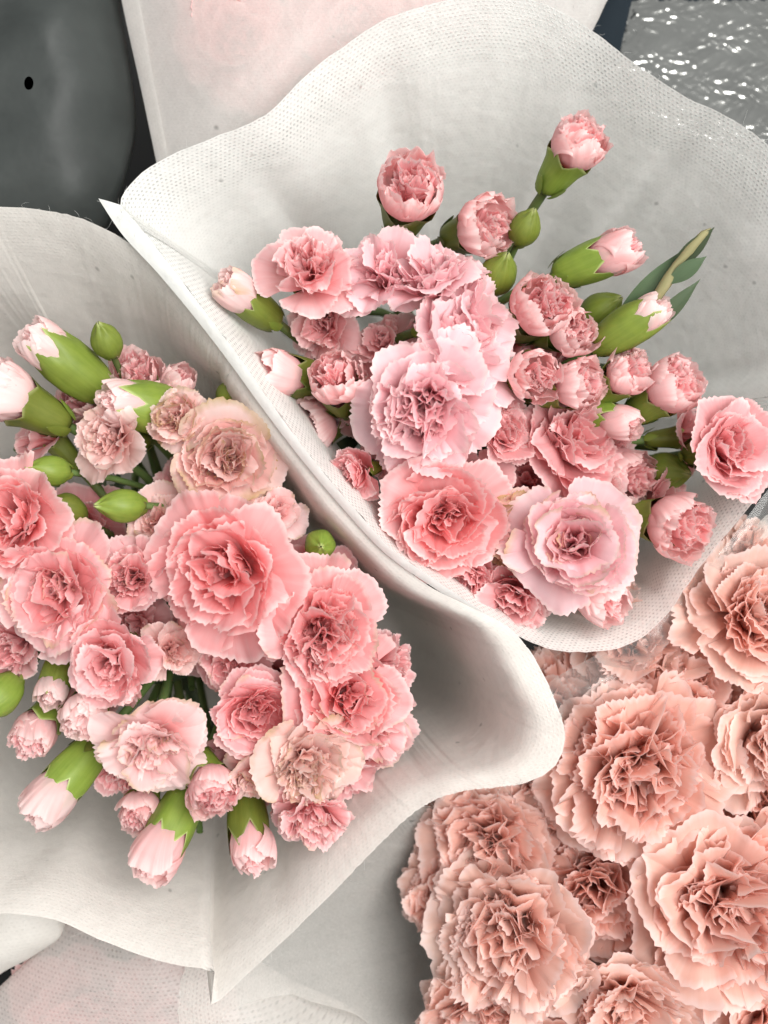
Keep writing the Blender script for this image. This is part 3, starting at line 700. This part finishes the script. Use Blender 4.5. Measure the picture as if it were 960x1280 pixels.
# ------------------------------------------------------------------ flowers
G_R = 'flowers in the wrap beside the foil'; G_L = 'flowers in the wrap with green buds'; G_P = 'large peach carnations'
RIGHT = [
 (722, 181, 39, 'cup', 'coral', 12, .42, -.52, 0, 'half-open coral bud standing highest against the white paper, on a long green calyx'),
 (657, 283, 20, 'green', None, 0, .25, -.5, 0, 'closed olive bud directly below the highest half-open bud'),
 (513, 237, 49, 'cup', 'rose', 4, .12, -.28, 0, 'round half-open pink flower alone against the paper, facing straight out'),
 (606, 286, 40, 'cup', 'pink', -4, .55, .05, 0, 'soft pink bud just above the pale ragged petals, beside a bright green calyx'),
 (624, 340, 24, 'green', None, -8, .2, -.45, 0, 'bright green closed bud wedged behind the pale ragged carnation'),
 (771, 315, 33, 'bud', 'rose', 4, .80, -.22, 0, 'slim pink bud pointing towards the leaf sprig, with a dark green calyx'),
 (677, 382, 45, 'cup', 'rose', 6, .22, -.22, 0, 'plump round half-open pink flower with a curled dark centre'),
 (716, 413, 38, 'cup', 'pink', 2, .45, .05, 0, 'smaller pink half-open flower pressed under the plump round one'),
 (818, 389, 30, 'tip', 'blush', 8, .72, -.42, 0, 'whitish pink closed bud in a wide green calyx below the leaf sprig'),
 (752, 388, 24, 'green', None, -22, .5, -.3, 0, 'dull olive bud in the shade behind the whitish bud'),
 (294, 363, 29, 'bud', 'blush', 0, -.62, -.42, .10, 'small pale bud with a dark brown tip, nearest the folded paper edge'),
 (386, 345, 66, 'open', 'pink', 4, -.12, -.22, 0, 'open dusty pink carnation with wide smooth petals, next to the dark-tipped bud'),
 (476, 352, 62, 'loose', 'pale', 0, -.62, -.2, 0, 'pale carnation seen side on with pleated petals'),
 (542, 356, 66, 'open', 'pale', 6, -.1, -.62, 0, 'pale pink ragged carnation with white frilled edges in the middle of the bouquet'),
 (584, 396, 66, 'loose', 'pale', 4, .68, -.2, 0, 'pale carnation with broad smooth petals facing the plump round bud'),
 (345, 466, 35, 'bud', 'pink', -8, -.68, -.05, 0, 'pink bud turned towards the folded paper edge, below the dusty pink carnation'),
 (418, 474, 38, 'cup', 'rose', 2, -.12, -.42, 0, 'upright half-open bud with a dark frilled mouth, beside the large pale carnation'),
 (566, 440, 84, 'loose', 'pale', 8, .42, -.55, 0, 'pale carnation with a broad frilled petal spread above the largest pale one'),
 (532, 506, 90, 'ruffle', 'pale', 10, -.2, .3, 0, 'largest pale pink carnation with dense white frills at the heart of the bouquet'),
 (668, 468, 38, 'cup', 'pink', 6, .3, .12, 0, 'pink half-open bud with one petal tip sticking up'),
 (722, 483, 35, 'cup', 'rose', 3, .62, -.12, 0, 'pink bud with a crinkled mouth lying on the mauve carnation'),
 (784, 466, 34, 'cup', 'pink', 0, .45, -.42, 0, 'pink bud standing between the whitish bud and the crinkled one'),
 (840, 484, 38, 'cup', 'rose', 0, .50, -.40, 0, 'bright pink bud above the big carnation that touches the paper'),
 (905, 560, 66, 'rose', 'rose', 4, .42, -.12, 0, 'round rose-like pink carnation touching the thin paper rim over the peach flowers'),
 (846, 655, 44, 'cup', 'coral', -2, .50, .12, 0, 'half-open coral bud leaning on the paper rim, with an olive calyx'),
 (712, 556, 76, 'rose', 'mauve', -12, .22, -.1, 0, 'dusky mauve carnation in the shade above the brown-edged one'),
 (785, 597, 38, 'cup', 'mauve', -22, .5, .1, 0, 'dim mauve bud in the shade beside the mauve carnation'),
 (778, 527, 26, 'bud', 'pink', -6, .72, .25, 0, 'little pink bud tip peeping over the mauve carnation'),
 (628, 540, 50, 'rosette', 'mauve', -6, .35, .1, 0, 'shaded rose-like flower tucked beside the largest pale carnation'),
 (550, 646, 80, 'rose', 'coral', 1, -.06, .22, 0, 'vivid coral rose-shaped carnation beside the long folded paper edge'),
 (722, 682, 80, 'rose', 'pale', 8, .08, .18, .20, 'pale pink carnation with golden brown edges and deep pink folds'),
 (640, 745, 58, 'rose', 'mauve', -8, .05, .45, 0, 'dull mauve carnation at the paper rim below the brown-edged one'),
 (448, 590, 38, 'rosette', 'rose', -4, -.4, .12, 0, 'small curled pink flower squeezed against the folded paper edge'),
 (386, 532, 42, 'cup', 'dusk_shade', -26, -.5, .2, 0, 'dark shaded bloom deep inside next to the folded paper edge'),
 (752, 748, 36, 'bud', 'pink', -6, .55, .55, 0, 'bud with a light green calyx hidden under the brown-edged carnation'),
 (640, 668, 58, 'loose', 'faded', -6, -.1, .2, .35, 'greyish pink flower with a golden edge between the coral and the brown-edged carnations'),
 (584, 716, 46, 'rosette', 'rose', -8, -.15, .55, 0, 'pink flower half hidden under the vivid coral carnation'),
 (835, 590, 25, 'green', None, -26, .5, .1, 0, 'dark olive bud in the shade beside the round rose-like carnation'),
 (405, 408, 50, 'loose', 'mauve', -24, -.3, .2, 0, 'shaded flower under the dusty pink carnation'),
 (660, 610, 60, 'loose', 'dusk_shade', -34, .1, .1, 0, 'deep shaded flower between the coral and mauve carnations'),
]
LEFT = [
 (52, 428, 36, 'tip', 'blush', 6, -.62, -.55, 0, 'large green bud with a pink and white tip near the folded paper'),
 (132, 424, 20, 'green', None, 4, -.1, -.55, 0, 'small closed green bud standing upright above the others'),
 (150, 502, 37, 'tip', 'blush', 8, -.66, -.1, 0, 'fat green bud with a pink tip lying over the faded carnation'),
 (8, 492, 44, 'cup', 'blush', 4, -.72, -.42, 0, 'pale opening bud cut by the picture edge, on a bright green calyx'),
 (60, 588, 20, 'green', None, 2, -.7, -.05, 0, 'small closed green bud just above the coral rosette'),
 (82, 638, 23, 'green', None, 0, -.3, -.3, 0, 'green bud peeping out behind the coral rosette'),
 (150, 632, 22, 'green', None, 2, -.8, .0, 0, 'closed green bud lying level between two carnations'),
 (22, 648, 78, 'rose', 'coral', 10, -.28, -.05, 0, 'coral rosette carnation with white jagged edges beside the small green buds'),
 (138, 552, 60, 'open', 'faded', 2, -.28, .15, .05, 'faded carnation with pale ragged edges below the fat green bud'),
 (222, 520, 45, 'rosette', 'faded', 6, -.15, -.15, .25, 'small faded carnation with tan curled edges'),
 (284, 568, 74, 'rosette', 'faded', 0, .15, -.12, .22, 'wilting pink carnation with brown edges against the folded paper'),
 (290, 712, 94, 'rose', 'coral', 10, -.05, .02, 0, 'largest salmon carnation with broad outer petals'),
 (72, 742, 76, 'rose', 'pink', 8, -.2, .05, .12, 'pink rosette carnation with a yellowed edge, below the coral rosette'),
 (165, 720, 56, 'open', 'mauve', 2, -.1, -.3, .06, 'darker crumpled carnation between the yellow-edged rosette and the largest one'),
 (138, 825, 62, 'rose', 'pink', 8, -.15, .25, 0, 'smooth cupped pink carnation above the brown-topped one'),
 (215, 815, 42, 'loose', 'faded', -4, .2, .3, .1, 'pale drooping petals beside the smooth cupped carnation'),
 (408, 788, 78, 'ruffle', 'coral', 8, .25, -.05, .04, 'bright coral ruffled carnation near the deep hollow of the paper'),
 (436, 872, 80, 'rose', 'coral', 2, .28, .15, .05, 'round coral carnation beside the deep hollow of the paper'),
 (320, 890, 68, 'rose', 'rose', 2, .05, .2, .06, 'pink carnation beside the black gap'),
 (388, 950, 68, 'ruffle', 'wither', 4, .3, .4, .16, 'withered cream and pink carnation with yellow-green edges'),
 (390, 1012, 58, 'open', 'pink', -2, .25, .55, .08, 'lowest open pink carnation resting on the paper'),
 (190, 930, 72, 'open', 'blush', 8, -.05, .28, .15, 'pale carnation with a dry brown patch on top'),
 (106, 892, 33, 'cup', 'blush', 2, -.2, .62, 0, 'pale small bud hanging under the smooth cupped carnation'),
 (64, 868, 24, 'tip', 'blush', -2, -.05, .70, 0, 'narrow green bud with a pink tip pointing down'),
 (44, 916, 34, 'cup', 'mauve', -10, -.35, .70, 0, 'shaded bud with a dark open mouth pointing down'),
 (60, 1000, 36, 'bud', 'blush', 0, -.55, .66, 0, 'pale bud on a long green calyx lying on the paper'),
 (174, 1014, 30, 'cup', 'mauve', -14, -.1, .6, 0, 'dim pink bud in the shade under the brown-topped carnation'),
 (198, 1066, 37, 'bud', 'pink', -2, -.35, .74, 0, 'pink bud with a thick green calyx lying lowest on the paper'),
 (312, 1062, 33, 'bud', 'pink', -4, .15, .74, 0, 'pink bud under the lowest open carnation'),
 (265, 987, 36, 'cup', 'rose', 2, .4, .5, 0, 'rosy bud with a crinkled mouth beside the withered carnation'),
 (-2, 872, 26, 'green', None, 0, -.3, .5, 0, 'green calyx cut by the picture edge below the pink rosette'),
 (400, 681, 20, 'green', None, -4, .1, .05, 0, 'round green bud seen end on beside the largest carnation'),
 (412, 718, 44, 'loose', 'mauve', -22, .3, -.1, 0, 'shaded flower behind the bright coral ruffled carnation'),
 (200, 655, 46, 'loose', 'faded', -10, 0, -.2, .15, 'dull ruffled flower between the wilting and the crumpled carnations'),
 (290, 820, 52, 'loose', 'mauve', -10, 0, .2, .06, 'shaded ruffled flower under the largest carnation'),
 (172, 470, 32, 'cup', 'mauve', -16, .1, -.5, 0, 'shaded pink bud behind the small upright green bud'),
 (104, 498, 34, 'cup', 'dusk_shade', -18, -.2, -.4, 0, 'shaded pink bud behind the fat green bud'),
 (222, 478, 25, 'bud', 'mauve', -14, .5, -.5, 0, 'dim pink bud tip next to the paper above the small faded carnation'),
 (286, 492, 16, 'green', None, -14, .4, -.5, 0, 'dark green bud in the shade of the folded paper'),
 (25, 805, 55, 'loose', 'mauve', -14, -.3, .2, 0, 'dark shaded flower under the yellow-edged rosette'),
 (318, 968, 36, 'loose', 'faded', -2, -.1, .5, .2, 'little withered flower beside the rosy crinkled bud'),
 (462, 905, 70, 'loose', 'pink', -10, .55, .3, .12, 'pink flower behind the round coral carnation, against the hollow'),
 (345, 640, 40, 'loose', 'blush', -8, .4, -.3, .1, 'whitish petals behind the largest carnation'),
 (250, 660, 60, 'loose', 'dusk_shade', -40, 0, 0, 0, 'deep shaded flower far down between the carnations'),
 (110, 660, 60, 'loose', 'dusk_shade', -40, -.1, 0, 0, 'deep shaded flower far down below the level green bud'),
]
PEACH = [
 (795, 962, 118, 'big', 'peach', -22, -.05, -.02, 0, 'large peach carnation with a dense crimped heart in the middle of its bouquet'),
 (640, 1165, 108, 'big', 'peachlight', -30, -.35, .1, 0, 'large peach carnation leaning on the sheer wrap'),
 (905, 1125, 128, 'big', 'peach', -18, .05, .1, 0, 'largest peach carnation with layered frills'),
 (612, 1052, 88, 'big', 'peach', -46, -.4, -.1, 0, 'peach carnation under the rounded paper lip'),
 (750, 1112, 102, 'big', 'peach', -38, -.05, .05, 0, 'peach carnation sunk between the larger ones'),
 (782, 1258, 84, 'bigrose', 'peachlight', -20, -.05, .35, 0, 'peach carnation with broad smooth petals below the sunken one'),
 (945, 770, 86, 'bigrose', 'peach', -22, .2, -.2, 0, 'rose-shaped peach carnation nearest the clear film'),
 (862, 868, 84, 'big', 'peach', -40, .0, -.1, 0, 'peach carnation sunk behind the crimped central one'),
 (958, 920, 84, 'big', 'peachlight', -22, .25, 0, 0, 'peach carnation with pale curled edges at the bouquet side'),
 (790, 800, 84, 'big', 'peachlight', -44, -.1, -.3, 0, 'pale peach carnation seen through the clear film'),
 (700, 890, 70, 'big', 'peach', -48, -.3, -.2, 0, 'peach carnation hidden beside the rounded paper lip'),
 (965, 1290, 90, 'big', 'peach', -36, .2, .3, 0, 'peach carnation beneath the largest one'),
 (945, 690, 50, 'bigrose', 'peachlight', -34, .3, -.4, 0, 'peach carnation under the thin paper rim'),
 (690, 1330, 90, 'big', 'peach', -40, -.2, .4, 0, 'lowest peach carnation cut by the picture edge'),
 (880, 1000, 74, 'big', 'peach', -44, .1, 0, 0, 'peach carnation pressed between the central and the largest one'),
 (700, 1000, 74, 'big', 'peachlight', -50, -.2, 0, 0, 'peach carnation squeezed under the central one near the paper lip'),
 (835, 1215, 76, 'big', 'peach', -46, 0, .2, 0, 'peach carnation filling the gap beneath the largest one'),
 (600, 1262, 84, 'big', 'peach', -44, -.4, .3, 0, 'peach carnation against the sheer wrap under the leaning one'),
 (880, 770, 76, 'big', 'peachlight', -44, .0, -.3, 0, 'pale peach carnation under the clear film beside the rose-shaped one'),
 (950, 1010, 76, 'big', 'peach', -40, .3, 0, 0, 'peach carnation beside the one with pale curled edges'),
 (745, 850, 66, 'big', 'peachlight', -50, -.2, -.2, 0, 'peach carnation beneath the film behind the rounded paper lip'),
 (560, 1110, 60, 'big', 'peach', -62, -.5, 0, 0, 'shaded peach carnation low against the sheer wrap'),
]
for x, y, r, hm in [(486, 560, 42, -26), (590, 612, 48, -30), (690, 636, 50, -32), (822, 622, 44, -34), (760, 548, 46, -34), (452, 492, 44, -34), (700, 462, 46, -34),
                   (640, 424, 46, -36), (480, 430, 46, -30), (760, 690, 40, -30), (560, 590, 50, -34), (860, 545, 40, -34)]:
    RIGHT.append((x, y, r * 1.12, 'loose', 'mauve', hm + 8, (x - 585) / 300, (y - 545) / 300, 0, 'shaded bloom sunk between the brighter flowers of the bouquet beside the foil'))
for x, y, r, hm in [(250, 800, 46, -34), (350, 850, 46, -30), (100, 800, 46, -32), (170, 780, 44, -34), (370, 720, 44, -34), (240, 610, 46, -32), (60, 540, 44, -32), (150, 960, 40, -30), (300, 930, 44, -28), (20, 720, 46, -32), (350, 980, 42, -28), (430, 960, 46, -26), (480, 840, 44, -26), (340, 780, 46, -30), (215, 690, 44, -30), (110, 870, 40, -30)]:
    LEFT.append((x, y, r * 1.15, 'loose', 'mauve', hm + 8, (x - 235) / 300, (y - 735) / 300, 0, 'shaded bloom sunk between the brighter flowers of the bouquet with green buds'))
for rec in RIGHT: flower(rec, RFOC, RFOOT, group=G_R)
for rec in LEFT: flower(rec, LFOC, LFOOT, group=G_L)
for rec in PEACH: flower(rec, PFOC, PFOOT, group=G_P, stem_r=.0028, name='large_carnation')

# flowers inside the closed translucent wraps
HID = [
 ((300, 40, 90, 'open', 'coral', -60, -.2, .2, 0, 'pink bloom showing dimly through the translucent wrap beside its folded edge'), (450, -80)),
 ((440, 30, 80, 'open', 'coral', -62, 0, .3, 0, 'pink bloom showing dimly through the translucent wrap behind the white dotted rim'), (450, -80)),
 ((560, -40, 90, 'open', 'coral', -62, .2, .1, 0, 'pink bloom under the translucent wrap towards the foil tray'), (450, -80)),
 ((110, 1265, 85, 'open', 'coral', -70, -.2, .2, 0, 'pink bloom flushing the translucent wrap below the paper corner'), (190, 1290)),
 ((225, 1270, 75, 'open', 'coral', -68, .2, .2, 0, 'pink bloom inside the translucent wrap right under the paper corner tip'), (190, 1290)),
]
for rec, nk in HID: flower(rec, P(*nk, -.18), foot_under(P(*nk, -.24)), group='flowers inside closed wraps')

# leaf sprig with a dried tip
sp = empty('leaf_sprig', Matrix.Translation(P(790, 385, -.004)))
tag(sp, 'dark green leaf sprig with a dried tip rising past the whitish bud', 'leaf sprig')
blade('leaf', sp, P(768, 408, -.008), P(858, 308, .012), .0046, .002, M['leaf'])
blade('leaf', sp, P(838, 352, .012), P(884, 320, .02), .0034, .001, M['leaf'])
blade('leaf', sp, P(806, 420, -.004), P(876, 348, .008), .0034, .002, M['leaf'])
blade('leaf', sp, P(842, 335, .012), P(894, 283, .024), .0034, .001, M['leaf'])
iv = sp.matrix_basis.inverted()
tube('dried_tip', [iv @ P(820, 372, .006), iv @ P(836, 348, .011), iv @ P(846, 330, .014), iv @ P(862, 312, .018), iv @ P(880, 292, .022), iv @ P(889, 286, .023)],
     [.0022, .0026, .0016, .0022, .0015, .0005], M['dry'], sp)
tube('stem', [iv @ P(800, 395, -.002), iv @ P(760, 430, -.03), iv @ P(680, 480, -.08), iv @ RFOC, iv @ RFOOT], [.0018] * 5, M['stem'], sp)

# narrow leaves deep in the bouquets, each on its own stalk
def stalk(x0, y0, h0, foc, foot, label, seed):
    r = random.Random(seed); top = P(x0, y0, h0)
    s = empty('leafy_stalk', Matrix.Translation(top)); tag(s, label, 'leafy stalk', 'leafy stalks down among the flowers')
    inv = s.matrix_basis.inverted(); foc = Vector(foc)
    tube('stem', [inv @ top, inv @ (top * .5 + foc * .5 + AH * .01), inv @ foc, inv @ Vector(foot)], [.0016, .002, .002, .002], M['stem'], s)
    for k in range(3):
        a = top.lerp(foc, .12 + .2 * k); an = r.uniform(0, 6.28)
        b = a + (AX * math.cos(an) + AY * math.sin(an)) * r.uniform(.025, .04) + AH * r.uniform(.01, .03)
        blade('leaf', s, a, b, r.uniform(.0025, .004), .003, M['leaf'])
for i, (x, y) in enumerate([(440, 420), (640, 500), (750, 440), (690, 620), (820, 560), (430, 540), (600, 600), (760, 640)]):
    stalk(x, y, -.045, RFOC, RFOOT, 'thin leafy stalk in shade between the blooms of the bouquet by the foil', i)
for i, (x, y) in enumerate([(240, 860), (110, 620), (220, 600), (340, 660), (280, 1010), (60, 840), (380, 700), (250, 1040), (20, 560), (210, 870)]):
    stalk(x, y, -.045, LFOC, LFOOT, 'thin leafy stalk in shade between the blooms of the bouquet with green buds', 50 + i)
